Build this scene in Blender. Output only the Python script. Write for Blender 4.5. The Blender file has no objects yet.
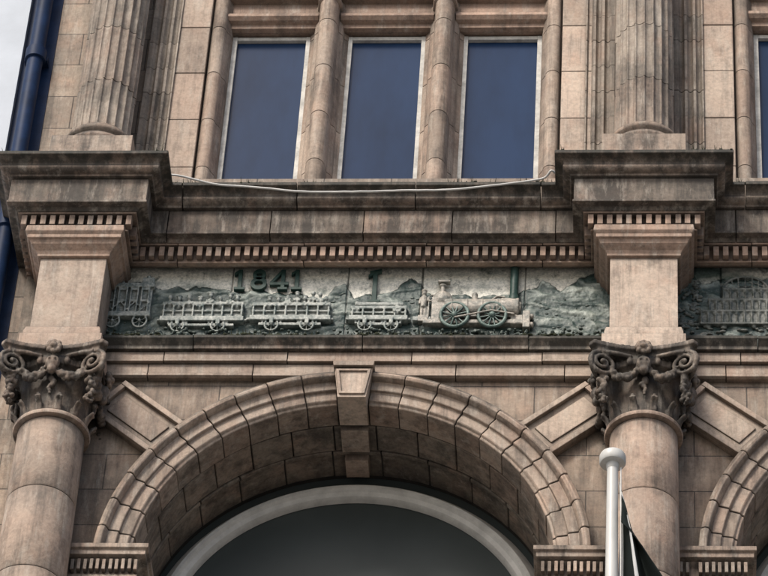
import bpy, bmesh, math, random
from mathutils import Vector, noise, Matrix
random.seed(7)
scn=bpy.context.scene
col=bpy.context.collection
GZ=-17.0

# ------------------------------------------------------------------ materials
def new_mat(name):
    m=bpy.data.materials.new(name); m.use_nodes=True
    nt=m.node_tree; b=nt.nodes["Principled BSDF"]
    return m,nt,b
def N(nt,t,**k):
    n=nt.nodes.new(t)
    for a,v in k.items(): setattr(n,a,v)
    return n
def noise_tex(nt,vec,scale,detail=5,rough=.6,stretch=None,off=None):
    n=N(nt,"ShaderNodeTexNoise"); n.inputs["Scale"].default_value=scale
    n.inputs["Detail"].default_value=detail; n.inputs["Roughness"].default_value=rough
    if stretch:
        mp=N(nt,"ShaderNodeMapping"); nt.links.new(vec,mp.inputs[0]); mp.inputs["Scale"].default_value=stretch
        if off: mp.inputs["Location"].default_value=off
        vec=mp.outputs[0]
    nt.links.new(vec,n.inputs["Vector"]); return n.outputs[0]
def maprange(nt,val,a,b,c=0.,d=1.):
    n=N(nt,"ShaderNodeMapRange"); n.clamp=True
    nt.links.new(val,n.inputs[0])
    for i,x in enumerate((a,b,c,d)): n.inputs[i+1].default_value=x
    return n.outputs[0]
def mix(nt,f,a,b,mode='MIX'):
    n=N(nt,"ShaderNodeMixRGB",blend_type=mode)
    for i,x in enumerate((f,a,b)):
        if isinstance(x,(int,float)): n.inputs[i].default_value=x
        elif isinstance(x,tuple): n.inputs[i].default_value=(*x,1)
        else: nt.links.new(x,n.inputs[i])
    return n.outputs[0]
def math_(nt,op,a,b=None):
    n=N(nt,"ShaderNodeMath",operation=op)
    for i,x in enumerate((a,b)):
        if x is None: continue
        if isinstance(x,(int,float)): n.inputs[i].default_value=x
        else: nt.links.new(x,n.inputs[i])
    return n.outputs[0]

def stone(name,c1,c2,dirt=(.05,.044,.038),lo=.52,hi=.75,amt=.8,wall=None,rough=.75,var=.35,ao=.85,zs=None,bloom=.45,drip=.5):
    m,nt,b=new_mat(name); L=nt.links
    c1=(c1[0]*1.03,c1[1]*1.0,c1[2]*.94); c2=(c2[0]*1.03,c2[1]*1.0,c2[2]*.94)
    g=N(nt,"ShaderNodeNewGeometry"); pos=g.outputs["Position"]
    n1=noise_tex(nt,pos,2.3,5,.65)
    c=mix(nt,maprange(nt,n1,.38,.64),c1,c2)
    n5=noise_tex(nt,pos,5.5,3,.6)
    c=mix(nt,maprange(nt,n5,.5,.72,0,.5),c,(.57,.38,.28))
    rnd=g.outputs["Random Per Island"]
    bump_h=None
    sx=N(nt,"ShaderNodeSeparateXYZ"); L.new(pos,sx.inputs[0])
    if wall:
        cx=N(nt,"ShaderNodeCombineXYZ"); L.new(sx.outputs[0],cx.inputs[0]); L.new(sx.outputs[2],cx.inputs[1])
        br=N(nt,"ShaderNodeTexBrick"); L.new(cx.outputs[0],br.inputs[0])
        br.inputs["Scale"].default_value=1; br.inputs["Brick Width"].default_value=wall[0]
        br.inputs["Row Height"].default_value=wall[1]; br.inputs["Mortar Size"].default_value=.004
        br.inputs["Mortar Smooth"].default_value=.4
        br.inputs["Color1"].default_value=(.68,.68,.68,1); br.inputs["Color2"].default_value=(1.05,1.03,1.0,1)
        br.inputs["Mortar"].default_value=(.8,.8,.8,1)
        c=mix(nt,1.,c,br.outputs[0],'MULTIPLY')
        c=mix(nt,math_(nt,'MULTIPLY',br.outputs[1],.85),c,(.08,.07,.062))
        bump_h=br.outputs[1]
    else:
        r2=maprange(nt,rnd,0,1,1-var,1+var*.35)
        rc=N(nt,"ShaderNodeCombineXYZ")
        for i in range(3): L.new(r2,rc.inputs[i])
        c=mix(nt,1.,c,rc.outputs[0],'MULTIPLY')
        rr=math_(nt,'FRACT',math_(nt,'MULTIPLY',rnd,7.31))
        c=mix(nt,maprange(nt,rr,.6,1,0,.4),c,(.50,.335,.25))
    st=noise_tex(nt,pos,1.,6,.68,(13,13,1.5))
    bl=noise_tex(nt,pos,3.4,6,.74)
    s=math_(nt,'ADD',math_(nt,'MULTIPLY',st,.5),math_(nt,'MULTIPLY',bl,.5))
    df=maprange(nt,s,lo-.06,hi-.15,0,amt)
    c=mix(nt,df,c,dirt)
    n6=noise_tex(nt,pos,1.,5,.72,(15,15,3.4),(3,1,7))
    c=mix(nt,maprange(nt,n6,.52,.68,0,bloom),c,(.70,.63,.54))
    d2=noise_tex(nt,pos,1.,4,.7,(34,34,1.6),(11,5,2))
    c=mix(nt,maprange(nt,math_(nt,'ADD',math_(nt,'MULTIPLY',d2,.7),math_(nt,'MULTIPLY',n1,.3)),.52,.66,0,drip),c,(.10,.09,.08))
    fine=noise_tex(nt,pos,42,5,.72)
    c=mix(nt,.4,c,mix(nt,maprange(nt,fine,.34,.66),(.45,.44,.43),(1.12,1.12,1.12)),'MULTIPLY')
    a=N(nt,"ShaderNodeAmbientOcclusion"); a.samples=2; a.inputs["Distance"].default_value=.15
    c=mix(nt,maprange(nt,math_(nt,'ADD',a.outputs["AO"],math_(nt,'MULTIPLY',math_(nt,'SUBTRACT',bl,.5),.9)),.25,.85,ao,0),c,(.033,.029,.025))  # crevice grime that also puts occlusion shade into the base colour
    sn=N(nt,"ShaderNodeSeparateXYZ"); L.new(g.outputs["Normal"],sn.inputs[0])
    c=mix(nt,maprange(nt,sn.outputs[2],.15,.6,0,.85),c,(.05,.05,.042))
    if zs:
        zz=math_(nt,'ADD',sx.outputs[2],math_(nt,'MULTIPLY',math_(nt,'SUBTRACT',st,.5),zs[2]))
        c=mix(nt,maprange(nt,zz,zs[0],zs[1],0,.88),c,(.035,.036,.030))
    L.new(c,b.inputs["Base Color"])
    b.inputs["Roughness"].default_value=rough
    bp=N(nt,"ShaderNodeBump"); bp.inputs["Strength"].default_value=.7; bp.inputs["Distance"].default_value=.008
    h=math_(nt,'ADD',math_(nt,'MULTIPLY',fine,.5),math_(nt,'MULTIPLY',bl,1.0))
    if bump_h is not None: h=math_(nt,'SUBTRACT',h,math_(nt,'MULTIPLY',bump_h,.8))
    L.new(h,bp.inputs["Height"]); L.new(bp.outputs[0],b.inputs["Normal"])
    return m
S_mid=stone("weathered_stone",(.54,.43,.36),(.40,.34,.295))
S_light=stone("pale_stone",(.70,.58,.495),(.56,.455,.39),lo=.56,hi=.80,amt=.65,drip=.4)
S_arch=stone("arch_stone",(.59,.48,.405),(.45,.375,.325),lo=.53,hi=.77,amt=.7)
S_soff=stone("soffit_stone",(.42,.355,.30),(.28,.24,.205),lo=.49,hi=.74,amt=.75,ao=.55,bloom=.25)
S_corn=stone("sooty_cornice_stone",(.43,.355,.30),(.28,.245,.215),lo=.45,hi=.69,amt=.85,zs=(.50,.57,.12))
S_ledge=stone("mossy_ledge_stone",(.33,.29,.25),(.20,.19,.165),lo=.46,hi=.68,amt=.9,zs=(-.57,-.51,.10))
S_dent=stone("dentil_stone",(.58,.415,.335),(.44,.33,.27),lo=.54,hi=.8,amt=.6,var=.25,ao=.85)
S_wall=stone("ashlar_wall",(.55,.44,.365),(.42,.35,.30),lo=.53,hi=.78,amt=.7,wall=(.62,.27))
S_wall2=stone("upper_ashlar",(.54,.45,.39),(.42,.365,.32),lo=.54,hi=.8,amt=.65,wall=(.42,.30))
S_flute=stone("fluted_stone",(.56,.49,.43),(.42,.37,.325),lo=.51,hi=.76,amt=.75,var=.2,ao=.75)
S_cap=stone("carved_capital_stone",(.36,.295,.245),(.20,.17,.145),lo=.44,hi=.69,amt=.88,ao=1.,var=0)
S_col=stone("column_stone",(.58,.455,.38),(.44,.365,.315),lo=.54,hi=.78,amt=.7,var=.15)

def simple(name,c,rough=.6,metal=0,var=.25,scale=8,spec=.5,stretch=None,c2=None):
    m,nt,b=new_mat(name)
    g=N(nt,"ShaderNodeNewGeometry")
    n=noise_tex(nt,g.outputs["Position"],scale,6,.65,stretch)
    d=c2 or tuple(x*(1-var*2) for x in c)
    nt.links.new(mix(nt,maprange(nt,n,.35,.7),c,d),b.inputs["Base Color"])
    b.inputs["Roughness"].default_value=rough; b.inputs["Metallic"].default_value=metal
    b.inputs["Specular IOR Level"].default_value=spec
    return m
M_white=simple("weathered_white_paint",(.72,.71,.66),.5,scale=14,var=.25)
M_archw=simple("grey_white_paint",(.78,.77,.73),.55,scale=10,var=.15)
M_navy=simple("navy_paint",(.012,.035,.10),.55,scale=6,var=.25,spec=.2)
M_neigh=simple("pale_render",(.66,.72,.80),.7,scale=2,var=.08)
M_glass=simple("blue_window_glass",(.021,.050,.122),.22,scale=1.8,var=.22,spec=.14,stretch=(1,1,.35))
M_lun=simple("dark_window_glass",(.070,.083,.083),.4,scale=1.0,var=.12,spec=.2)
M_dark=simple("dark_joint",(.045,.04,.035),.9)
M_asph=simple("asphalt",(.055,.055,.055),.9,scale=3)
M_pave=simple("paving",(.28,.27,.25),.85,scale=4)
M_line=simple("road_paint",(.7,.7,.66),.7,scale=9)
M_cable=simple("white_cable_sheath",(.80,.79,.76),.5,var=.1)
M_green=simple("green_painted_numerals",(.018,.048,.042),.5,scale=40,c2=(.045,.085,.072),spec=.3)
M_flag=simple("dark_flag_cloth",(.010,.016,.015),.85,scale=5,spec=.2)
M_flagw=simple("white_flag_cloth",(.65,.66,.66),.85,scale=5,var=.1)
M_pole=simple("white_pole_paint",(.74,.74,.71),.4,scale=9,var=.14,stretch=(1,1,.2))

def relief_mat(name,use_attr,c1=(.55,.565,.53),c2=(.19,.235,.225),ao=.95):
    m,nt,b=new_mat(name); L=nt.links
    g=N(nt,"ShaderNodeNewGeometry"); pos=g.outputs["Position"]
    f=noise_tex(nt,pos,60,5,.75)
    if use_attr:
        at=N(nt,"ShaderNodeVertexColor"); at.layer_name="Col"; c=at.outputs[0]
        c=mix(nt,maprange(nt,noise_tex(nt,pos,1.,6,.75,(9,9,16)),.56,.66,0,.5),c,(.55,.56,.51))
        c=mix(nt,maprange(nt,noise_tex(nt,pos,1.,6,.75,(12,12,9),(4,4,4)),.53,.66,0,.8),c,(.05,.085,.078))
    else:
        c=mix(nt,maprange(nt,noise_tex(nt,pos,16,5,.7),.40,.62),c1,c2)
        c=mix(nt,maprange(nt,noise_tex(nt,pos,30,4,.7),.55,.75,0,.6),c,tuple(min(.75,x*1.3) for x in c1))
    c=mix(nt,.7,c,mix(nt,maprange(nt,f,.35,.65),(.38,.42,.41),(1.15,1.15,1.12)),'MULTIPLY')
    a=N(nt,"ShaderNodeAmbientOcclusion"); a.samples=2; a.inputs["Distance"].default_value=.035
    c=mix(nt,maprange(nt,a.outputs["AO"],.25,.85,ao,0),c,(.010,.019,.017))  # shadow in the relief's hollows, painted into the base colour from AO
    L.new(c,b.inputs["Base Color"]); b.inputs["Roughness"].default_value=.4
    bp=N(nt,"ShaderNodeBump"); bp.inputs["Strength"].default_value=.7; bp.inputs["Distance"].default_value=.005
    L.new(f,bp.inputs["Height"]); L.new(bp.outputs[0],b.inputs["Normal"])
    return m
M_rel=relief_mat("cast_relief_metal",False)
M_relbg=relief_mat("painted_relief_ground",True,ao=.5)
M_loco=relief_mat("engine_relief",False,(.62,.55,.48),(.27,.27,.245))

# ------------------------------------------------------------------ mesh builder
class MB:
    def __init__(s): s.v=[]; s.f=[]
    def add(s,v,f):
        o=len(s.v); s.v+= [tuple(p) for p in v]; s.f+=[tuple(i+o for i in q) for q in f]
    def box(s,x0,x1,y0,y1,z0,z1):
        s.add([(x,y,z) for z in (z0,z1) for y in (y0,y1) for x in (x0,x1)],
              [(0,1,3,2),(4,6,7,5),(0,4,5,1),(2,3,7,6),(0,2,6,4),(1,5,7,3)])
    def loft(s,rings,cap=True,closed=True):
        n=len(rings[0]); v=[p for r in rings for p in r]; f=[]
        for i in range(len(rings)-1):
            for j in range(n if closed else n-1):
                k=(j+1)%n
                f.append((i*n+j,i*n+k,(i+1)*n+k,(i+1)*n+j))
        if cap: f.append(tuple(range(n))[::-1]); f.append(tuple((len(rings)-1)*n+j for j in range(n)))
        s.add(v,f)
    def lathe(s,prof,cx,cy,n=48,rf=None):
        rings=[]
        for r,z in prof:
            rings.append([(cx+(r*(rf(2*math.pi*k/n) if rf else 1))*math.cos(2*math.pi*k/n),cy+(r*(rf(2*math.pi*k/n) if rf else 1))*math.sin(2*math.pi*k/n),z) for k in range(n)])
        s.loft(rings)
    def ball(s,c,r,seg=10,rng=7):
        if not hasattr(r,'__len__'): r=(r,r,r)
        rings=[]
        for i in range(rng+1):
            a=math.pi*(i+.02)/(rng+.04)
            rings.append([(c[0]+r[0]*math.sin(a)*math.cos(2*math.pi*k/seg),c[1]+r[1]*math.sin(a)*math.sin(2*math.pi*k/seg),c[2]+r[2]*math.cos(a)) for k in range(seg)])
        s.loft(rings)
    def tube(s,pts,rad,seg=8,cap=True):
        pts=[Vector(p) for p in pts]; rings=[]
        up=Vector((.13,.27,.95)).normalized()
        for i,p in enumerate(pts):
            d=(pts[min(i+1,len(pts)-1)]-pts[max(i-1,0)]).normalized()
            a=d.cross(up); 
            if a.length<.05: a=d.cross(Vector((1,0,0)))
            a.normalize(); b=d.cross(a); r=rad[i] if hasattr(rad,'__len__') else rad
            rings.append([tuple(p+(a*math.cos(2*math.pi*k/seg)+b*math.sin(2*math.pi*k/seg))*r) for k in range(seg)])
        s.loft(rings,cap)
    def sweep(s,prof,path,joints=None,gap=.0045,back=-.15,phase=.3):
        P=[Vector(p) for p in path]
        pr=list(prof)+[(back,prof[-1][1]),(back,prof[0][1])]
        nrm=[]
        for i in range(len(P)-1):
            d=(P[i+1]-P[i]).normalized(); nrm.append(Vector((d.y,-d.x)))
        jit=[0,0]
        def ring(p,m): return [(p.x+m.x*(o+(jit[0] if o>0 else 0)),p.y+m.y*(o+(jit[0] if o>0 else 0)),z+jit[1]) for o,z in pr]
        cur=[ring(P[0],nrm[0])]
        for i in range(len(P)-1):
            seg=P[i+1]-P[i]; ln=seg.length; d=seg/ln
            if joints and ln>joints*1.2:
                k=max(1,round(ln/joints)); 
                for j in range(k):
                    t=ln*(j+.5)/k+random.uniform(-.06,.06)*joints
                    cur.append(ring(P[i]+d*(t-gap/2),nrm[i])); s.loft(cur)
                    jit=[random.uniform(-.003,.003),random.uniform(-.0025,.0025)]
                    cur=[ring(P[i]+d*(t+gap/2),nrm[i])]
            if i<len(P)-2:
                m=(nrm[i]+nrm[i+1])/(1+nrm[i].dot(nrm[i+1]))
                cur.append(ring(P[i+1],m))
            else: cur.append(ring(P[i+1],nrm[i]))
        s.loft(cur)
    def ring_blocks(s,prof,cx,cz,a0,a1,n,gap=.0045,sub=5,jit=0):
        rm=min(p[0] for p in prof); ga=gap/rm/2
        for k in range(n):
            b0=a0+(a1-a0)*k/n+ga; b1=a0+(a1-a0)*(k+1)/n-ga
            jr=random.uniform(-jit,jit); jy=random.uniform(-jit,jit)
            s.loft([[(cx+(r+jr)*math.cos(b0+(b1-b0)*j/sub),y+jy,cz+(r+jr)*math.sin(b0+(b1-b0)*j/sub)) for r,y in prof] for j in range(sub+1)])
def obj(mb,name,mat,parent=None,bevel=0,smooth=None,remesh=0,disp=0):
    me=bpy.data.meshes.new(name); me.from_pydata(mb.v,[],mb.f)
    bm=bmesh.new(); bm.from_mesh(me); bmesh.ops.recalc_face_normals(bm,faces=bm.faces); bm.to_mesh(me); bm.free()
    o=bpy.data.objects.new(name,me); col.objects.link(o); me.materials.append(mat)
    if parent: o.parent=parent
    if remesh:
        r=o.modifiers.new("r","REMESH"); r.mode='VOXEL'; r.voxel_size=remesh; r.use_smooth_shade=True
        if disp:
            t=bpy.data.textures.new(name+"_t","CLOUDS"); t.noise_scale=.03
            d=o.modifiers.new("d","DISPLACE"); d.texture=t; d.strength=disp; d.mid_level=.5; d.texture_coords='GLOBAL'
    if bevel:
        b=o.modifiers.new("b","BEVEL"); b.width=bevel; b.segments=2; b.limit_method='ANGLE'; b.angle_limit=math.radians(38)
    if smooth is not None:
        for p in me.polygons: p.use_smooth=True
        me.set_sharp_from_angle(angle=math.radians(smooth))
    return o
def empty(name,loc=(0,0,0)):
    e=bpy.data.objects.new(name,None); col.objects.link(e); e.location=loc; e.empty_display_size=.2; return e

B=empty("terracotta_commercial_building")
PIERS=[-1.85,1.57,4.99]; BAYS=[-.13,3.285]

# ------------------------------------------------------------------ main cornice (breaks forward over piers)
def break_path(h,yb,yp,x0=None):
    p=[(PIERS[0]-h,.1)]
    for i,x in enumerate(PIERS):
        if i>0: p.append((x-h,yb))
        p+=[(x-h,yp),(x+h,yp)]
        if i<len(PIERS)-1: p.append((x+h,yb))
    p.append((PIERS[-1]+h,.1)); return p
path=break_path(.255,-.05,-.32)
cy=[]
for i in range(9):
    t=i/8; cy.append((.275-.085*t-.02*math.sin(t*2*math.pi),.55-.085*t))
mb=MB(); mb.sweep([(.285,.58),(.285,.552)]+cy+[(.19,.455),(.185,.455)],path,.78)
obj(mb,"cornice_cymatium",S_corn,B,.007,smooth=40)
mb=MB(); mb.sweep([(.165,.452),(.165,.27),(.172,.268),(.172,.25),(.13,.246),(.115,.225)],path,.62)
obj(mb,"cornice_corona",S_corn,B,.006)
mb=MB(); mb.sweep([(.112,.243),(.105,.215),(.055,.215),(.055,.122),(.062,.118),(.062,.108),(.03,.108),(.0,.125),(-.042,.166)],path,.7,back=-.046)
obj(mb,"bed_moulding",S_dent,B,.002)
mb=MB()
def dentils(mb,p0,p1,out0,out1,z0,z1,w=.034,pitch=.058):
    a=Vector(p0); b=Vector(p1); ln=(b-a).length; d=(b-a)/ln; n=Vector((d.y,-d.x)); k=int(ln/pitch)
    for i in range(k+1):
        if random.random()<.015: continue
        c=a+d*(ln-k*pitch)/2+d*pitch*i+d*random.uniform(-.002,.002)
        q=[c-d*w/2+n*out0,c+d*w/2+n*out0,c+d*w/2+n*out1,c-d*w/2+n*out1]
        zj=random.uniform(-.003,.003)
        mb.loft([[(v.x,v.y,z+zj) for v in q] for z in (z0,z1)])
for i in range(len(path)-1):
    a=Vector(path[i]); b=Vector(path[i+1]); d=(b-a).normalized()
    e=.07
    dx=1 if abs(d.x)>.5 else 0
    if dx and abs(a.y+.32)<.01: dentils(mb,tuple(a-d*e),tuple(b+d*e),.05,.1,.130,.208)
    elif dx: dentils(mb,tuple(a+d*.12),tuple(b-d*.12),.05,.1,.130,.208)
    else: dentils(mb,tuple(a),tuple(b-d*.0),.05,.1,.130,.208)
obj(mb,"dentils",S_dent,B,.003)
mb=MB()
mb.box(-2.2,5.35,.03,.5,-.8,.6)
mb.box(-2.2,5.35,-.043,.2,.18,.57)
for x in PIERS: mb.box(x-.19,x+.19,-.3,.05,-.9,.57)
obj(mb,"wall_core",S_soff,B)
mb=MB(); mb2=MB(); mb3=MB()
for x in PIERS:
    mb.box(x-.2,x+.2,-.325,.02,-.68,-.03)
    p=[(x-.2,.02),(x-.2,-.325),(x+.2,-.325),(x+.2,.02)]
    mb3.sweep([(.095,.124),(.10,.075),(.085,.055),(.085,.03),(.07,.025),(.06,.0),(.03,-.03),(.02,-.05),(.02,-.065),(.004,-.07)],p,back=-.1)
    mb2.sweep([(.004,-.645),(.02,-.65),(.03,-.69),(.03,-.72),(.045,-.725),(.045,-.83),(.06,-.835),(.06,-.90)],p,back=-.1)
obj(mb,"pier_shafts",S_light,B,.004)
obj(mb2,"pier_base_mouldings",S_light,B,.004)
obj(mb3,"pier_cap_mouldings",S_dent,B,.004)
# ------------------------------------------------------------------ ledge and architrave bands between piers
mb=MB(); mb2=MB()
for i in range(2):
    a=PIERS[i]+.2; b=PIERS[i+1]-.2
    mb.sweep([(.115,-.50),(.12,-.525),(.10,-.545),(.085,-.56),(.085,-.585)],[(a,0),(b,0)],.9)
    mb2.sweep([(.06,-.588),(.06,-.65),(.068,-.653),(.068,-.668)],[(a,0),(b,0)],.85)
    mb2.sweep([(.042,-.671),(.042,-.745),(.052,-.75),(.052,-.768),(.035,-.775)],[(a,0),(b,0)],.62)
obj(mb,"frieze_ledge",S_ledge,B,.003)
obj(mb2,"architrave_bands",S_light,B,.003)
mb=MB()
def moss_at(x,y,z,k=1):
    mb.ball((x,y,z+random.uniform(-.006,.006)),(random.uniform(.006,.022)*k,random.uniform(.006,.014),random.uniform(.004,.012)*k),7,5)
    if random.random()<.25: mb.tube([(x,y,z),(x+random.uniform(-.01,.01),y-.015,z+.015+random.uniform(0,.03))],[.003,.001],4)
for _ in range(520):
    x=random.uniform(-1.63,1.35) 
    if noise.noise(Vector((x*2.2,3,0)))<-.12: continue
    moss_at(x,random.uniform(-.115,-.06),-.497)
for _ in range(900):
    x=random.uniform(-2.38,2.4)
    onp=min(abs(x-q) for q in PIERS)<.53
    if noise.noise(Vector((x*2.7,9,0)))<.02: continue
    moss_at(x,(-.598 if onp else -.328)+random.uniform(0,.04),.578,.6)
obj(mb,"ledge_moss",simple("moss",(.045,.055,.028),.95,scale=50,var=.35),B)

# ------------------------------------------------------------------ arcade
CZ=-2.2
wall=MB(); vou=MB(); sof=MB(); back=MB(); imp=MB(); pan=MB(); key=MB(); wht=MB(); lun=MB(); jamb=MB()
for bi,c in enumerate(BAYS):
    l=PIERS[bi]; r=PIERS[bi+1]
    n=48
    arc=[(c+1.39*math.cos(math.pi*k/n),CZ+1.39*math.sin(math.pi*k/n)) for k in range(n+1)]
    y0,y1=0,.16; top=-.772
    for k in range(n):
        (x0,z0),(x1,z1)=arc[k],arc[k+1]
        wall.loft([[(x0,y0,z0),(x0,y1,z0),(x0,y1,top),(x0,y0,top)],[(x1,y0,z1),(x1,y1,z1),(x1,y1,top),(x1,y0,top)]],cap=False)
    wall.box(c+1.39,r,y0,y1,-4.9,top); wall.box(l,c-1.39,y0,y1,-4.9,top)
    prof=[(1.41,.03),(1.41,-.115),(1.385,-.13),(1.365,-.125),(1.352,-.10),(1.35,-.085),(1.29,-.085),(1.285,-.065),(1.225,-.065),(1.215,-.05),(1.2,-.045),(1.2,.13),(1.35,.13)]
    vou.ring_blocks(prof,c,CZ,.0,math.pi,21,jit=.0025)
    sof.ring_blocks([(1.2,.136),(1.2,.35),(1.3,.35),(1.3,.136)],c,CZ,0,math.pi,15,.007,jit=.003)
    sof.ring_blocks([(1.195,.356),(1.195,.385),(1.21,.395),(1.21,.59),(1.3,.59),(1.3,.356)],c,CZ,0,math.pi,13,.007,jit=.003)
    for a in (math.pi/2,):
        key.ring_blocks([(1.165,.14),(1.165,.33),(1.22,.33),(1.22,.14)],c,CZ,a-.07,a+.07,1,.001,2)
        key.ring_blocks([(1.15,.39),(1.15,.54),(1.22,.54),(1.22,.39)],c,CZ,a-.06,a+.06,1,.001,2)
    back.ring_blocks([(1.215,-.03),(1.215,.62),(1.36,.62),(1.36,-.03)],c,CZ,0,math.pi,1,0,48)
    def kz(h0,h1,z0,z1,y): key.loft([[(c-h0,y,z0),(c-h1,y,z1),(c+h1,y,z1),(c+h0,y,z0)],[(c-h0,.1,z0),(c-h1,.1,z1),(c+h1,.1,z1),(c+h0,.1,z0)]])
    kz(.083,.112,-1.03,-.80,-.15)
    kz(.118,.122,-.80,-.765,-.175)
    for q in ([(-.075,-1.01),(-.058,-1.01),(-.085,-.815),(-.103,-.815)],[(.058,-1.01),(.075,-1.01),(.103,-.815),(.085,-.815)],[(-.06,-1.01),(.06,-1.01),(.062,-.995),(-.062,-.995)],[(-.087,-.83),(.087,-.83),(.09,-.815),(-.09,-.815)]):
        key.loft([[(c+x,-.162,z) for x,z in q],[(c+x,-.14,z) for x,z in q]])
    for s in (-1,1):
        ang=math.radians(90-s*49); er=Vector((math.cos(ang),math.sin(ang))); et=Vector((-er.y,er.x))
        def q(r0,r1,w0,w1,y0,y1,mbx):
            pts=[(c+(er*rr+et*ww).x,CZ+(er*rr+et*ww).y) for rr,ww in ((r0,w0),(r1,w0),(r1,w1),(r0,w1))]
            mbx.loft([[(x,y0,z) for x,z in pts],[(x,y1,z) for x,z in pts]])
        r0,r1,w=1.405,1.93,.15
        q(r0,r1,-w,w,-.035,.05,pan)
        t=.035
        q(r0,r1,-w,-w+t,-.065,-.03,pan); q(r0,r1,w-t,w,-.065,-.03,pan)
        q(r1-t,r1,-w+t+.001,w-t-.001,-.064,-.03,pan); q(r0,r0+t,-w+t+.001,w-t-.001,-.064,-.03,pan)
        q(r0+.075,r1-.075,-w+.075,w-.075,-.045,-.03,pan)
    IZ=CZ+.035
    ip=[(.115,IZ+.02),(.115,IZ-.01),(.10,IZ-.02),(.10,IZ-.05),(.07,IZ-.06),(.045,IZ-.09),(.045,IZ-.16),(.06,IZ-.165),(.06,IZ-.19),(.01,IZ-.2)]
    imp.sweep(ip,[(l+.16,-.03),(c-1.2,-.03),(c-1.2,.6)],back=-.1)
    imp.sweep(ip,[(c+1.2,.6),(c+1.2,-.03),(r-.16,-.03)],back=-.1)
    dentils(imp,(l+.2,-.03),(c-1.14,-.03),.04,.085,IZ-.145,IZ-.07,.02,.036)
    dentils(imp,(c+1.14,-.03),(r-.2,-.03),.04,.085,IZ-.145,IZ-.07,.02,.036)
    for a,b in ((l+.1,c-1.2),(c+1.2,r-.1)):
        for k in range(8):
            z1=CZ-.16-k*.34; jamb.box(a,b,-.035,.6,z1-.335,z1)
    ZC=CZ-.045
    wht.ring_blocks([(1.155,.56),(1.135,.54),(1.115,.54),(1.10,.56),(1.075,.57),(1.065,.585),(1.06,.62),(1.2,.62)],c,ZC,0,math.pi,1,0,72)
    for sx in (-1,1): wht.box(c+sx*1.1-.045,c+sx*1.1+.05,.57,.62,-4.9,ZC)
    wht.box(c-1.05,c+1.05,.575,.62,ZC-.25,ZC-.17)
    lun.box(c-1.22,c+1.22,.625,.66,-4.9,-.95)
wall.box(-2.27,PIERS[0]-.001,.002,.3,-4.9,-.905)
obj(wall,"spandrel_wall",S_wall,B)
obj(vou,"arch_voussoirs",S_arch,B,.005,smooth=30)
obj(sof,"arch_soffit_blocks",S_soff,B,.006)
obj(back,"arch_soffit_joint_backing",M_dark,B)
obj(key,"keystones",S_light,B,.003)
obj(pan,"spandrel_panels",S_light,B,.004)
obj(imp,"impost_capitals",S_mid,B,.003)
obj(jamb,"arch_jambs",S_arch,B,.005)
obj(wht,"lunette_frame",M_archw,B,smooth=30)
obj(lun,"lunette_glazing",M_lun,B)

# ------------------------------------------------------------------ lower columns with carved capitals
CY=-.2
mb=MB()
for x in PIERS:
    cuts=[-1.405,-1.93,-2.52,-3.15,-3.8,-4.5]
    for i in range(len(cuts)-1):
        za,zb=cuts[i]-.002,cuts[i+1]+.002
        f=lambda z:.195+.012*min(1,(-1.4-z)/1.5)
        mb.lathe([(f(za)-.004,za),(f(za),za-.006),(f((za+zb)/2),(za+zb)/2),(f(zb),zb+.006),(f(zb)-.004,zb)],x,CY,64)
    mb.lathe([(.19,-1.39),(.19,-4.52)],x,CY,32)
    mb.lathe([(.2,-1.405),(.222,-1.398),(.226,-1.385),(.222,-1.372),(.2,-1.366)],x,CY,64)
    mb.lathe([(.2,-4.5),(.25,-4.52),(.26,-4.56),(.24,-4.6),(.27,-4.64),(.28,-4.7),(.27,-4.75)],x,CY,48)
    mb.box(x-.29,x+.29,CY-.29,.03,-4.95,-4.75)
obj(mb,"engaged_column_shafts",S_col,B,smooth=35)
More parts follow.
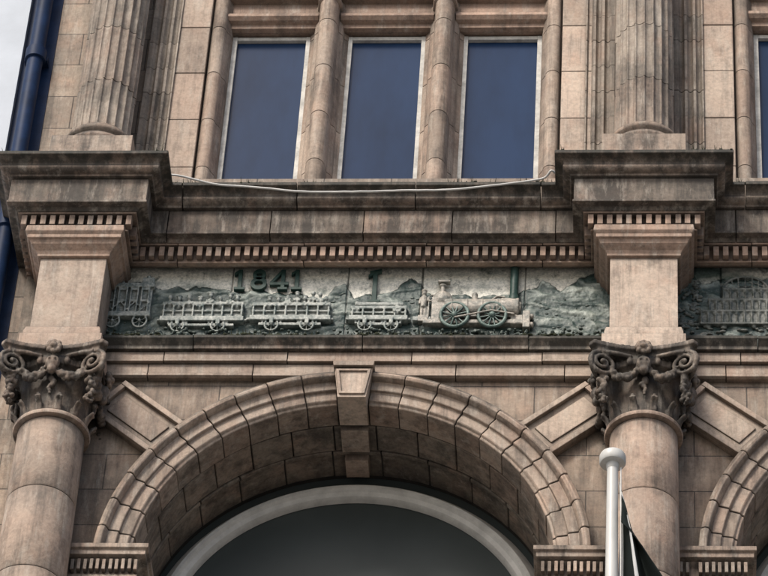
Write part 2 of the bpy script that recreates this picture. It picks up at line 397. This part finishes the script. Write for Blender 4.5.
def capital(cx):
    mb=MB(); zt=-.905
    def ab(h,dip,z):
        r=[]
        for k in range(4):
            A=math.pi/2*k
            for j in range(9):
                t=-1+2*j/8; yy=-(h-dip*(1-t*t)); xx=t*h*.90
                r.append((cx+xx*math.cos(A)-yy*math.sin(A),CY+xx*math.sin(A)+yy*math.cos(A),z))
        return r
    mb.loft([ab(.315,.06,zt),ab(.315,.06,zt-.028),ab(.295,.06,zt-.04),ab(.29,.06,zt-.065),ab(.26,.05,zt-.075)])
    mb.lathe([(.25,zt-.07),(.262,zt-.10),(.255,zt-.135),(.225,zt-.15),(.21,zt-.2),(.2,zt-.33),(.2,-1.38)],cx,CY,48)
    for k in range(20):
        a=2*math.pi*k/20; mb.ball((cx+.255*math.cos(a),CY+.255*math.sin(a),zt-.115),(.022,.022,.03))
    for k in range(4):
        A=math.pi/2*k; ca,sa=math.cos(A),math.sin(A)
        def T(p): return (cx+p[0]*ca-p[1]*sa,CY+p[0]*sa+p[1]*ca,p[2])
        for s in (-1,1):
            ox,oy,oz=s*.232,-.262,zt-.15; ux=Vector((math.cos(.45)*s,math.sin(.45)*-1,0)) 
            pts=[];rad=[]
            for i in range(46):
                t=i/45; a=math.pi*.5+ t*math.pi*4.2; rr=.082*(1-t)**.85+.008
                pts.append(T((ox+ux.x*rr*math.cos(-a+math.pi)*1.0,oy+ux.y*rr*math.cos(-a+math.pi)-.02*t,oz+rr*math.sin(a))))
                rad.append(.016-.006*t)
            mb.tube(pts,rad,8)
            mb.ball(T((ox,oy-.025,oz)),.018)
            mb.tube([T((ox*.3,-.25,zt-.085)),T((ox*.7,-.27,zt-.075)),T((ox,-.275,oz+.08))],[.014,.016,.018])
            for i in range(16):
                mb.ball(T((s*.235+random.uniform(-.026,.026),-.235+random.uniform(-.02,.015),oz-.09-.0125*i)),random.uniform(.014,.026)*(1-.028*i),7,5)
        for i in range(8):
            a=2*math.pi*i/8; mb.ball(T((.035*math.cos(a),-.29,zt-.045+.035*math.sin(a))),(.02,.02,.02),8,6)
        mb.ball(T((0,-.305,zt-.045)),.022)
        mb.ball(T((0,-.265,zt-.15)),(.045,.035,.055)); mb.ball(T((0,-.27,zt-.205)),(.03,.03,.03))
        for s in (-1,1):
            mb.ball(T((s*.016,-.298,zt-.14)),(.009,.01,.008),6,5)
            for i in range(15):
                t=i/14; x=s*(.02+.19*t); z=zt-.165-.085*math.sin(math.pi*t)
                rr=.018+.013*math.sin(math.pi*t)
                for q in range(4):
                    mb.ball(T((x+random.uniform(-.012,.012),-.238-.012*math.sin(math.pi*t)+random.uniform(-.014,.010),z+random.uniform(-.018,.018))),rr*random.uniform(.5,.85),7,5)
        for i in range(7): mb.ball(T((random.uniform(-.014,.014),-.225,zt-.24-.018*i)),.022-.002*i,7,5)
    for k in range(12):
        a=2*math.pi*(k+.5)/12
        for w in (-.055,0,.055):
            pts=[];rad=[]
            for i in range(6):
                t=i/5; r=.202+.018*t+.03*t**4
                pts.append((cx+r*math.cos(a+w*(1-.2*t)),CY+r*math.sin(a+w*(1-.2*t)),-1.365+.10*t-(abs(w)*.3)*t)); rad.append(.014-.004*t)
            mb.tube(pts,rad,6)
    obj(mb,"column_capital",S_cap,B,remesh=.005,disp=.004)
for x in PIERS: capital(x)

# ------------------------------------------------------------------ upper storey
UY=-.08
def flute(nf=20,d=.085):
    def f(a):
        t=(a*nf/(2*math.pi))%1.0; q=1-((t-.5)/.42)**2
        return 1-d*(math.sqrt(q) if q>0 else 0)
    return f
mb=MB(); base=MB(); pil=MB()
for x in PIERS:
    for za,zb in ((1.175,1.60),(1.605,2.10),(2.105,2.62),(2.625,3.2),(3.205,4.0)):
        mb.lathe([(.186,za),(.186,zb)],x+random.uniform(-.002,.002),UY,240,flute())
    base.lathe([(.195,1.0),(.235,1.005),(.245,1.035),(.235,1.062),(.212,1.068),(.205,1.09),(.212,1.102),(.224,1.112),(.228,1.13),(.222,1.148),(.2,1.155),(.192,1.175),(.188,1.19)],x,UY,64)
    base.box(x-.255,x+.255,UY-.255,.3,.59,1.0)
    zc=[1.16,1.38,1.62,1.86,2.10,2.34,2.58,2.84,3.2,3.6,4.0]
    for za,zb in zip(zc,zc[1:]):
        for s in (-1,1):
            if x<-1 and s<0: continue
            pl=[]
            for k in range(3):
                a=.21+k*.056
                pl.append((a+.005,.10))
                for j in range(7):
                    t=j/6; pl.append((a+.008+t*.040,.10+.022*math.sin(math.pi*t)))
            pl+=[(.378,.10),(.378,.3),(.19,.3),(.19,.10)]
            dj=random.uniform(-.002,.002)
            pil.loft([[(x+s*px,py+dj,z) for px,py in pl] for z in (za+.002,zb-.002)])
    if x>-1 : base.box(x-.40,x-.19,.06,.3,.7,1.15)
    base.box(x+.19,x+.40,.06,.3,.7,1.15)
obj(mb,"fluted_columns",S_flute,B)
obj(base,"column_bases",S_mid,B,.003,smooth=40)
obj(pil,"fluted_pilasters",S_flute,B)
mb=MB()
for x in PIERS:
    mb.box(x-.20,x+.20,.13,.45,.6,4.2)
    mb.box(x-.62,x+.62,.19,.44,.6,4.2)
mb.box(-2.27,-2.02,.08,.45,-.9,4.2)
mb.box(5.2,5.4,.08,.45,-.9,4.2)
mb.box(-2.2,5.3,-.0,.6,.575,.95)
mul=MB(); fr=MB(); gl=MB(); lin=MB(); jb=MB()
levels=[(.95,1.18),(1.18,1.62),(1.62,2.06),(2.06,2.50),(2.50,2.90),(2.90,3.4),(3.4,3.9)]
for c in (-.12,3.30):
    for s in (-1,1):
        for za,zb in levels:
            dj=random.uniform(-.003,.003)
            j1=[(1.362,.115+dj),(1.158,.115+dj),(1.155,.14),(1.155,.45),(1.362,.45)]
            jb.loft([[(c+s*px,py,z) for px,py in j1] for z in (za+.002,zb-.002)])
            arc=[(1.10+.048*math.cos(a),.155+.048*math.sin(a)) for a in [-k*math.pi/8 for k in range(9)]]
            j2=[(1.152,.30),(1.152,.155)]+arc+[(1.03,.19),(1.02,.24),(1.02,.30)]
            mul.loft([[(c+s*px,py,z) for px,py in j2] for z in (za+.002,zb-.002)])
    for mx in (-.381,.381):
        for za,zb in levels:
            arc=[(.062*math.cos(a),.115+.075*math.sin(a)) for a in [-k*math.pi/10 for k in range(11)]]
            pr=[(.128,.30),(.128,.25),(.10,.225),(.092,.19),(.068,.165)]
            plan=pr+[(px,py) for px,py in arc]+[(-a,b) for a,b in pr[::-1]]
            mul.loft([[(c+mx+px,py,z) for px,py in plan] for z in (za+.002,zb-.002)])
        mul.loft([[(c+mx+px*k,.13+(py-.13)*k,z) for px,py in plan] for z,k in ((2.70,1.02),(2.715,1.22),(2.75,1.24),(2.77,1.05))])
    for wx in (-.762,0,.762):
        a,b=c+wx-.31,c+wx+.31
        lin.sweep([(.02,2.97),(.02,2.86),(.05,2.85),(.05,2.815),(.0,2.80),(.0,2.70),(.02,2.685),(.045,2.67),(.05,2.64),(.03,2.615),(.0,2.60),(.0,2.57),(-.03,2.56)],[(a,.19),(b,.19)])
        g0,g1=c+wx-.25,c+wx+.25
        for z0,z1 in ((.95,2.55),(2.98,3.9)):
            t=.022
            fr.box(g0-.01,g0+t,.25,.29,z0,z1); fr.box(g1-t,g1+.01,.25,.29,z0,z1)
            fr.box(g0+t+.001,g1-t-.001,.252,.289,z1-.03,z1-.001); fr.box(g0+t+.001,g1-t-.001,.252,.289,z0,z0+.04)
            gl.box(g0-.01,g1+.01,.28,.30,z0,z1)
    mb.box(c-1.3,c+1.3,.12,.45,3.9,4.2)
obj(mb,"upper_wall",S_wall2,B)
obj(jb,"window_jamb_blocks",S_light,B,.005)
obj(mul,"window_mullions",S_arch,B,.003,smooth=35)
obj(lin,"window_transoms",S_dent,B,.003)
obj(fr,"window_frames",M_white,B)
obj(gl,"window_glass",M_glass,B)
mb=MB(); mb.box(-2.3,5.4,.32,6.,GZ,4.2); obj(mb,"building_body",M_dark,B).location.y=.4
mb=MB(); mb.sweep([(.5,4.6),(.5,4.5),(.3,4.3),(.25,4.2),(.1,4.1)],[(-2.27,.05),(5.4,.05)],.9); mb.box(-2.27,5.4,.06,6.3,4.2,4.6); obj(mb,"top_cornice",S_mid,B)

# ------------------------------------------------------------------ lower storeys down to the street
mb=MB(); g2=MB(); w2=MB()
mb.box(-2.25,5.4,-.06,.75,-5.25,-4.95)
zz=-5.25
for k in range(3):
    top=zz-k*3.6; bot=top-3.6
    mb.box(-2.25,5.4,0,.7,top-.5,top); mb.box(-2.25,5.4,-.1,.7,bot+.001,bot+.8)
    for x in PIERS: mb.box(x-.38,x+.38,-.05,.7,bot+.8,top-.5)
    for c in BAYS:
        g2.box(c-1.4,c+1.4,.45,.5,bot+.8,top-.5)
        for xx in (-1.33,-.45,.45,1.33): w2.box(c+xx-.04,c+xx+.04,.40,.45,bot+.8,top-.5)
mb.box(-2.25,5.4,-.15,.7,GZ,-16.05)
obj(mb,"lower_storey_walls",S_wall,B); obj(g2,"lower_storey_glass",M_lun,B); obj(w2,"lower_storey_frames",M_archw,B)

# ------------------------------------------------------------------ relief panels
def PX(u): return -1.70+(u-108)*3.03/497
def PZ(v,off=.04): return .17-off*.97-(v-268)*.00846
def fb(x,y,o=4,s=0):
    return noise.fractal(Vector((x,y,s)),1.0,2.0,o)
def relief_ground(name,u0,u1,horizon,parent,seed=0,dark=0.):
    nu=int((u1-u0)*1.6); nv=120; me=bpy.data.meshes.new(name); V=[];Fc=[];C=[]
    for j in range(nv+1):
        for i in range(nu+1):
            u=u0+(u1-u0)*i/nu; v=258+90*j/nv
            h=horizon(u)+3.5*fb(u*.07,v*.08,4,seed)
            sky=v<h
            n=fb(u*.05,v*.10,5,seed+3); n2=fb(u*.018,v*.07,4,seed+9); n3=fb(u*.18,v*.25,4,seed+14)
            edge=min(1,max(0,(v-h)/3))
            strata=math.sin((u*.10 if u<440 else -u*.14)+v*.34+5*n2)
            d=-.002-.012*edge-.010*max(0,n)*edge-.007*edge*max(0,strata)-.004*abs(n2)*(1-edge)-.003*n3
            if sky:
                f=min(1,max(0,1.1+n*.7+n2*.8-dark))
                cc=[a*f+b*(1-f) for a,b in zip((.95,.92,.83),(.17,.23,.21))]
            else:
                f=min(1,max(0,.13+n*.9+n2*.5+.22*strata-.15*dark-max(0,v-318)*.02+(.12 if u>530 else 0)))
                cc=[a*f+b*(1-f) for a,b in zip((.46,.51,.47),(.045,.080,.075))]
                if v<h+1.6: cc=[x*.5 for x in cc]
            if min(abs(u-q) for q in (235,351,425,527,720,60))<.7: cc=[x*.35 for x in cc]; d+=.006
            V.append((PX(u),d,.17-(v-268)*.00846)); C.append((*cc,1))
    for j in range(nv):
        for i in range(nu):
            a=j*(nu+1)+i; Fc.append((a,a+nu+1,a+nu+2,a+1))
    me.from_pydata(V,[],Fc); ca=me.color_attributes.new("Col",'FLOAT_COLOR','POINT')
    for k,c in enumerate(C): ca.data[k].color=c
    for p in me.polygons: p.use_smooth=True
    o=bpy.data.objects.new(name,me); col.objects.link(o); me.materials.append(M_relbg); o.parent=parent
    return o
def interp(tab):
    def f(u):
        for (a,b),(c,d) in zip(tab,tab[1:]):
            if a<=u<=c: return b+(d-b)*(u-a)/(c-a)
        return tab[-1][1] if u>tab[-1][0] else tab[0][1]
    return f
TR=empty("carved_train_relief_panel")
hz=interp([(100,274),(118,274),(130,281),(150,285),(165,291),(200,287),(235,292),(262,291),(300,295),(330,299),(338,287),(348,285),(358,299),(372,295),(400,289),(412,281),(424,284),(430,295),(450,297),(505,296),(520,296),(530,290),(545,282),(562,291),(580,279),(600,271),(610,270)])
relief_ground("relief_landscape",98,620,hz,TR)
mb=MB()
for _ in range(90):
    u=random.choice([random.uniform(112,160),random.uniform(330,356),random.uniform(528,603),random.uniform(404,430)])
    v=random.uniform(hz(u)+8,334)
    mb.ball((PX(u),-.012,PZ(v,.012)),(random.uniform(.006,.02),.010,random.uniform(.004,.011)),7,5)
for _ in range(420):
    u=random.uniform(106,606); mb.ball((PX(u),-.03+random.uniform(-.03,.01),PZ(random.uniform(331,339),.03)),(random.uniform(.006,.018),.014,random.uniform(.006,.014)),7,5)
obj(mb,"relief_rocks_and_plants",relief_mat("mossy_relief",False,(.17,.21,.19),(.05,.07,.063)),TR,remesh=.0045)
tr=MB()
def bx(mb,u0,u1,v0,v1,y0,y1,off=.04): mb.box(PX(u0),PX(u1),y1,y0,PZ(v1,off),PZ(v0,off))
def wheel(mb,u,v,ru,spk=8,y=-.055,t=.009,asp=1.22,off=.045):
    cx,cz=PX(u),PZ(v,off); r=ru*.0061
    ring=[(cx+r*math.cos(a),y,cz+r*asp*math.sin(a)) for a in [2*math.pi*k/32 for k in range(33)]]
    mb.tube(ring,t,8); mb.ball((cx,y-.004,cz),(t*1.7,t*1.6,t*1.9))
    for k in range(spk):
        a=2*math.pi*(k+.5)/spk; mb.tube([(cx,y,cz),(cx+r*math.cos(a),y,cz+r*asp*math.sin(a))],t*.45,6)
def bust(mb,u,v,s=1.,y=-.035):
    x,z=PX(u),PZ(v)
    k=random.uniform(.9,1.1)*s
    mb.ball((x,y-.008,z),(.0125*k,.013,.017*k),8,6)
    mb.tube([(x,y-.006,z-.010*k),(x,y-.004,z-.022*k)],.006*k,6)
    mb.ball((x,y,z-.045*k),(.024*k,.018,.028*k),9,7)
    if random.random()<.6: mb.ball((x,y-.009,z+.012*k),(.018*k,.015,.006*k),8,5); mb.ball((x,y-.006,z+.019*k),(.010*k,.01,.008*k),8,5)
    mb.tube([(x-.018*k,y-.01,z-.035*k),(x-.01*k,y-.02,z-.06*k)],.007*k,6)
    mb.tube([(x+.018*k,y-.01,z-.035*k),(x+.012*k,y-.02,z-.06*k)],.007*k,6)
def wagon(u0,u1,vt,vb,wh,heads,posts=7):
    bx(tr,u0+2,u1-2,vt+2,vb,-.01,-.036)
    bx(tr,u0,u1,vt,vt+3,-.01,-.055); bx(tr,u0-1,u1+1,vb-2,vb+2.5,-.01,-.062)
    bx(tr,u0,u1,(vt+vb)/2-1,(vt+vb)/2+.8,-.01,-.049)
    for k in range(posts):
        u=u0+1+(u1-u0-3.5)*k/(posts-1); bx(tr,u,u+1.8,vt+1,vb,-.01,-.054)
    bx(tr,u0+8,u1-8,vb+4,vb+6.5,-.01,-.05)
    for w in wh:
        wheel(tr,w,vb+5.5,6.5,6,-.05,.0065); bx(tr,w-2,w+2,vb+1,vb+6,-.01,-.066)
        for s in (-1,1): bx(tr,w+s*9-1,w+s*9+1,vb+2,vb+5,-.01,-.052)
    for u,v in heads: bust(tr,u,v,1.15)
    for e in (u0-1,u1+1): bx(tr,e-3,e+3,vb-.5,vb+1.3,-.01,-.05)
bx(tr,111,157,288,317,-.01,-.040); bx(tr,109,159,285,289,-.01,-.062)
for a,b in ((112,120),(124,132),(136,143),(147,154)):
    for q in (a,b): bx(tr,q-.8,q+.8,290,314,-.01,-.058)
    bx(tr,a,b,290,291.6,-.01,-.056); bx(tr,a,b,301,303,-.01,-.056)
bx(tr,110,158,313,317.5,-.01,-.06)
for k in range(3): tr.tube([(PX(112+15*k),-.05,PZ(303)),(PX(119+15*k),-.055,PZ(311)),(PX(126+15*k),-.05,PZ(303))],.005,6)
wheel(tr,121,321,7,6,-.05,.0065); wheel(tr,148,321,7,6,-.05,.0065)
bx(tr,146,158,279,285,-.01,-.055); bust(tr,152,279); bx(tr,113,128,282,285,-.01,-.05)
wagon(169,250,303,320,(186,226),[(176,298),(185,299),(195,298),(206,300),(216,296),(226,299),(236,297),(243,299)],9)
wagon(258,336,304,319,(279,314),[(275,300),(284,300),(293,298),(302,295),(310,299),(318,294),(325,295),(331,299)],8)
for u in (293,302,316,325): bx(tr,u-3,u+3,299,305,-.01,-.05)
wagon(356,412,307,319,(371,397),[(362,304),(402,305)],6)
bx(tr,360,408,303,306,-.01,-.05); bx(tr,418,436,317,321,-.01,-.05)
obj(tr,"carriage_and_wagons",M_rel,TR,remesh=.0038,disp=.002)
lo=MB()
def cyl_u(u0,u1,v,rz,y=-.035,ry=.04,n=20,taper=1):
    lo.loft([[(PX(u),y+ry*k*math.cos(a),PZ(v)+rz*k*math.sin(a)) for a in [2*math.pi*j/n for j in range(n)]] for u,k in ((u0,.9),(u0+.8,1),(u1-.8,taper),(u1,taper*.9))])
cyl_u(449,513,307,.062)
for u in (455,470,485,500): cyl_u(u,u+1.8,307,.067,ry=.044)
cyl_u(504,522,307,.070,ry=.046)
cyl_u(520,524,307,.04,ry=.03)
bx(lo,436,455,299,322,-.01,-.06); lo.ball((PX(446),-.035,PZ(299)),(.062,.04,.062),16,10)
lo.tube([(PX(446),-.035,PZ(294)),(PX(446),-.035,PZ(287))],.014,10); lo.ball((PX(446),-.035,PZ(286)),(.026,.022,.012))
bx(lo,441,453,281,283,-.015,-.05)
lo.tube([(PX(478),-.035,PZ(303)),(PX(478),-.035,PZ(295))],.018,10); lo.ball((PX(478),-.035,PZ(295)),(.02,.02,.02))
lo.tube([(PX(490),-.035,PZ(303)),(PX(500),-.035,PZ(296)),(PX(508),-.035,PZ(297))],.008,8)
bx(lo,428,532,321,324.5,-.01,-.06); bx(lo,462,520,316,318,-.01,-.058)
bx(lo,526,533,313,329,-.01,-.066); bx(lo,514,527,316,325,-.01,-.055)
for u,v in ((535,317),(535,325)): lo.ball((PX(u),-.045,PZ(v)),(.012,.02,.02))
lo.tube([(PX(459),-.075,PZ(321)),(PX(495),-.075,PZ(314)),(PX(518),-.07,PZ(317))],.007,8)
bx(lo,423,433,316,322,-.01,-.055); lo.tube([(PX(433),-.05,PZ(318)),(PX(433),-.05,PZ(298)),(PX(437),-.05,PZ(296))],.006,6)
x,z=PX(428),PZ(294)
lo.ball((x,-.045,z),(.014,.015,.020)); lo.ball((x,-.048,z+.015),(.019,.017,.008)); lo.ball((x,-.046,z+.024),(.011,.012,.010))
lo.tube([(x,-.042,z-.015),(x,-.04,z-.04),(x-.002,-.04,z-.09),(x-.003,-.04,z-.12)],[.009,.024,.020,.022],10)
lo.tube([(x+.02,-.045,z-.04),(x+.035,-.055,z-.075),(x+.055,-.055,z-.07)],.008,6); lo.tube([(x-.02,-.045,z-.04),(x-.026,-.055,z-.10)],.008,6)
for s in (-1,1): lo.tube([(x+s*.010,-.04,z-.11),(x+s*.012,-.042,z-.19)],[.013,.009],8)
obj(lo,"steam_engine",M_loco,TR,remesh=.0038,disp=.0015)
wl=MB()
wheel(wl,459,317,13.5,12,-.068,.0110,1.18); wheel(wl,496,317,13.5,12,-.068,.0110,1.18)
obj(wl,"engine_wheels",relief_mat("green_wheel_relief",False,(.24,.33,.30),(.09,.145,.13)),TR,smooth=60)
gm=MB()
def tz(u,v0,v1,r): gm.tube([(PX(u),-.04,PZ(v0)),(PX(u),-.04,PZ(v1))],r,14)
tz(516.5,266,301,.026); gm.lathe([(.026,PZ(268)),(.036,PZ(266)),(.04,PZ(264)),(.030,PZ(262.5))],PX(516.5),-.04,18)
gm.lathe([(.034,PZ(302)),(.034,PZ(299)),(.027,PZ(296))],PX(516.5),-.04,18)
def poly(pts,y0=-.01,y1=-.034): gm.loft([[(PX(u),y1,PZ(v,.03)) for u,v in pts],[(PX(u),y0,PZ(v,.03)) for u,v in pts]])
def numeral1(u,vt,vb,w=3.4):
    poly([(u-w/2,vb),(u+w/2,vb),(u+w/2,vt),(u-w/2,vt)])
    poly([(u-w*1.35,vb-2),(u+w*1.35,vb-2),(u+w*1.35,vb+.3),(u-w*1.35,vb+.3)],y1=-.035)
    poly([(u-w*1.5,vt+3.2),(u-w*.3,vt-.2),(u-w*.3,vt+3),(u-w*1.5,vt+5.4)],y1=-.0345)
def ringo(u,v,ru,rv,t):
    gm.loft([[(PX(u+ru*math.cos(a)+dx*math.cos(a)),yy,PZ(v-(rv+dx)*math.sin(a),.03)) for dx,yy in ((-t,-.034),(t,-.034),(t,-.01),(-t,-.01))] for a in [2*math.pi*k/28 for k in range(29)]],cap=False)
vt,vb=270,289.5
numeral1(243,vt,vb,4); numeral1(300,vt,vb,4)
ringo(262,vt+4.8,4.8,3.6,1.8); ringo(262,vt+13.6,6.2,4.3,2.0)
poly([(284,vb),(288,vb),(288,vt),(284,vt)]); poly([(273,vb-7.2),(292,vb-7.2),(292,vb-4.2),(273,vb-4.2)],y1=-.0345)
poly([(273,vb-7),(277,vb-7),(286.5,vt+1),(284,vt)],y1=-.0335); poly([(281,vb-2),(291,vb-2),(291,vb+.3),(281,vb+.3)],y1=-.035)
numeral1(378,272,302,4.6)
poly([(372.5,271.5),(384,269.5),(384,272),(372.5,275)],y1=-.036)
obj(gm,"date_numerals_and_signal",M_green,TR,.002,smooth=35)
# right-hand relief
ER=empty("carved_exhibition_hall_relief_panel")
hz2=interp([(660,270),(690,272),(700,284),(720,280),(1200,278)])
relief_ground("relief_sky_and_ground",660,1190,hz2,ER,31,.75)
eh=MB()
def tier(u0,u1,v0,v1,y,n):
    bx(eh,u0,u1,v0,v1,-.005,y)
    bx(eh,u0-1,u1+1,v0-1.2,v0+.8,-.005,y-.012); bx(eh,u0-1,u1+1,v1-1,v1+.6,-.005,y-.010)
    p=(u1-u0)/n
    for k in range(n+1): bx(eh,u0+k*p-.7,u0+k*p+.7,v0,v1,-.005,y-.010)
    for k in range(n):
        m=u0+(k+.5)*p
        eh.tube([(PX(m+p*.36*math.cos(a)),y-.002,PZ(v0+3.5-2.6*math.sin(a))) for a in [math.pi*j/6 for j in range(7)]],.004,6)
tier(700,1010,311,323,-.035,44); tier(708,990,299,310,-.028,40); tier(722,960,288,298,-.022,32)
for u0 in (722,836):
    eh.tube([(PX(u0+22-22*math.cos(a)),-.02,PZ(288-13*math.sin(a))) for a in [math.pi*j/14 for j in range(15)]],.009,6)
    for k in range(1,10): 
        a=math.pi*k/10; eh.tube([(PX(u0+22-22*math.cos(a)),-.016,PZ(288-13*math.sin(a))),(PX(u0+22-22*math.cos(a)),-.016,PZ(289))],.005,6)
    for q in (4,8): eh.tube([(PX(u0+22-20*math.cos(a)),-.016,PZ(288-q*math.sin(a))) for a in [math.pi*j/10 for j in range(11)]],.004,6)
for _ in range(240):
    u=random.uniform(678,1100); eh.ball((PX(u),-.02,PZ(random.uniform(324,338),.02)),(random.uniform(.01,.03),.015,random.uniform(.006,.014)),7,5)
for _ in range(90):
    u=random.uniform(678,700); eh.ball((PX(u),-.016,PZ(random.uniform(280,325),.02)),(random.uniform(.008,.02),.014,random.uniform(.006,.014)),7,5)
obj(eh,"exhibition_hall",relief_mat("dark_cast_relief",False,(.27,.275,.25),(.08,.10,.09)),ER,remesh=.0045,disp=.002)

# ------------------------------------------------------------------ cable, pipe, flagpole
mb=MB()
kp=[(-1.50,-.10,.60),(-1.38,-.28,.588),(-1.31,-.40,.575),(-1.05,-.36,.535),(-.8,-.352,.515),(-.5,-.35,.478),(-.2,-.35,.475),(.1,-.35,.485),(.4,-.352,.49),(.7,-.355,.53),(.95,-.36,.575),(1.02,-.40,.60),(1.12,-.2,.60),(1.2,-.1,.60)]
pts=[]
for i in range(len(kp)-1):
    p0,p1,p2,p3=[Vector(kp[max(0,min(len(kp)-1,i+q))]) for q in (-1,0,1,2)]
    for k in range(6):
        t=k/6; pts.append(.5*((2*p1)+(p2-p0)*t+(2*p0-5*p1+4*p2-p3)*t*t+(-p0+3*p1-3*p2+p3)*t**3)+Vector((0,0,random.uniform(-.0015,.0015))))
mb.tube(pts,.007,8); obj(mb,"overhead_cable",M_cable,smooth=60)

DP=empty("drainpipe")
mb=MB(); mb.tube([(-2.375,.0,GZ),(-2.375,.0,4.3)],.052,20)
for z in [GZ+.5+1.55*k for k in range(14)]:
    mb.lathe([(.052,z-.05),(.068,z-.045),(.068,z+.045),(.052,z+.05)],-2.375,0,20); mb.box(-2.45,-2.30,.02,.10,z-.02,z+.02)
obj(mb,"pipe",M_navy,DP,smooth=40)
mb=MB(); mb.box(-2.475,-2.275,.09,.4,GZ,4.2); obj(mb,"backing_channel",M_navy,DP)

NB=empty("neighbouring_white_building")
mb=MB(); mb.box(-8,-2.48,.05,6,GZ,4.6); mb.box(-8,-2.50,-.08,.05,-1.9,-1.6); obj(mb,"wall",M_neigh,NB)
mb=MB(); mb2=MB()
for k in range(6):
    for x in (-4.0,-5.8,-7.4):
        z=GZ+1+k*3.4; mb.box(x-.5,x+.5,.03,.06,z,z+1.9); mb2.box(x-.6,x+.6,-.05,.1,z-.1,z-.002)
        mb2.box(x-.025,x+.025,.01,.029,z,z+1.9)
obj(mb,"windows",M_lun,NB); obj(mb2,"sills_and_bars",M_white,NB)

FP=empty("flagpole")
px,py=1.405,-1.0
mb=MB(); mb.lathe([(.045,-6.0),(.036,-3.5),(.030,-2.30)],px,py,24)
mb.lathe([(.03,-2.335),(.034,-2.33),(.036,-2.30),(.066,-2.295),(.072,-2.285),(.072,-2.245),(.066,-2.232),(.035,-2.225),(.01,-2.223)],px,py,28)
mb.box(px-.05,px+.05,py,.0,-5.6,-5.5); mb.box(px-.05,px+.05,py,.0,-4.8,-4.7)
obj(mb,"pole_with_finial",M_pole,FP,smooth=40)
mb=MB(); mb.tube([(px+.045,py-.01,-2.33),(px+.05,py-.012,-3.5),(px+.05,py,-5.0)],.004,6); obj(mb,"halyard",M_cable,FP)
def flag(i0,i1,name,mat):
    mb=MB(); NJ=48; NI=24; V=[];Fc=[]
    for j in range(NJ+1):
        t=j/NJ; z=-2.40-1.75*t
        for i in range(NI+1):
            s=i0+(i1-i0)*i/NI
            w=.02+.52*min(1,t*1.5)**.85*(1-.1*t)
            xx=px+.034+s*w+.008*math.sin(t*9+s*4)
            yy=py+.05*math.sin(s*11+t*3)*min(1,t*4)-.04*s
            V.append((xx,yy,z-.34*s*(1-t*.3)))
    for j in range(NJ):
        for i in range(NI):
            a=j*(NI+1)+i; Fc.append((a,a+1,a+NI+2,a+NI+1))
    mb.add(V,Fc); o=obj(mb,name,mat,FP); 
    for p in o.data.polygons: p.use_smooth=True
    s=o.modifiers.new("s","SOLIDIFY"); s.thickness=.003
flag(0,.10,"flag_hoist",M_flagw); flag(.10,.30,"flag_stripe",M_flag); flag(.30,.38,"flag_band",M_flagw); flag(.38,1.,"flag_field",M_flag)

# ------------------------------------------------------------------ street
def plane(name,x0,x1,y0,y1,z,m,parent=None):
    me=bpy.data.meshes.new(name); me.from_pydata([(x0,y0,z),(x1,y0,z),(x1,y1,z),(x0,y1,z)],[],[(0,1,2,3)])
    o=bpy.data.objects.new(name,me); col.objects.link(o); me.materials.append(m); 
    return o
plane("ground",-400,400,-400,400,GZ-.13,M_pave)
plane("road",-120,120,-11,-3,GZ-.12,M_asph)
mb=MB(); mb.box(-120,120,-3,-.1,GZ-.126,GZ); obj(mb,"pavement",M_pave)
mb=MB(); mb.box(-120,120,-24,-11,GZ-.126,GZ); obj(mb,"pavement",M_pave)
mb=MB()
for k in range(-20,20): mb.box(k*4,k*4+2,-7.05,-6.95,GZ-.12,GZ-.114)
obj(mb,"road_markings",M_line)

# ------------------------------------------------------------------ light
w=bpy.data.worlds.new("World"); scn.world=w; w.use_nodes=True
nt=w.node_tree; bg=nt.nodes["Background"]; sk=nt.nodes.new("ShaderNodeTexSky"); sk.sky_type='NISHITA'; sk.sun_disc=False
sun_el,sun_az=math.radians(46),math.radians(210)
sk.sun_elevation=sun_el; sk.sun_rotation=sun_az; sk.dust_density=4; sk.air_density=1.; sk.ozone_density=1
nt.links.new(sk.outputs[0],bg.inputs[0]); bg.inputs[1].default_value=.135
sd=bpy.data.lights.new("sun","SUN"); sd.energy=2.3; sd.angle=math.radians(12); sd.color=(1,.94,.85)
so=bpy.data.objects.new("sun",sd); col.objects.link(so)
dirv=Vector((math.sin(sun_az)*math.cos(sun_el),math.cos(sun_az)*math.cos(sun_el),math.sin(sun_el)))
so.rotation_euler=dirv.to_track_quat('Z','Y').to_euler()

# ------------------------------------------------------------------ camera
th=math.radians(44); D=22.2
Fx=-.0724; Fz=math.sin(th); Fy=math.sqrt(1-Fx*Fx-Fz*Fz)
F=Vector((Fx,Fy,Fz)); R=(Vector((1,0,0))-F*Fx).normalized(); U=R.cross(F)
cd=bpy.data.cameras.new("camera"); cam=bpy.data.objects.new("camera",cd); col.objects.link(cam)
M=Matrix((R,U,-F)).transposed().to_4x4(); M.translation=-D*F
cam.matrix_world=M; cd.sensor_width=36; cd.lens=36*3667/768; cd.clip_end=2000; cd.clip_start=.1
scn.camera=cam
scn.view_settings.view_transform='Standard'; scn.view_settings.look='None'; scn.view_settings.exposure=0
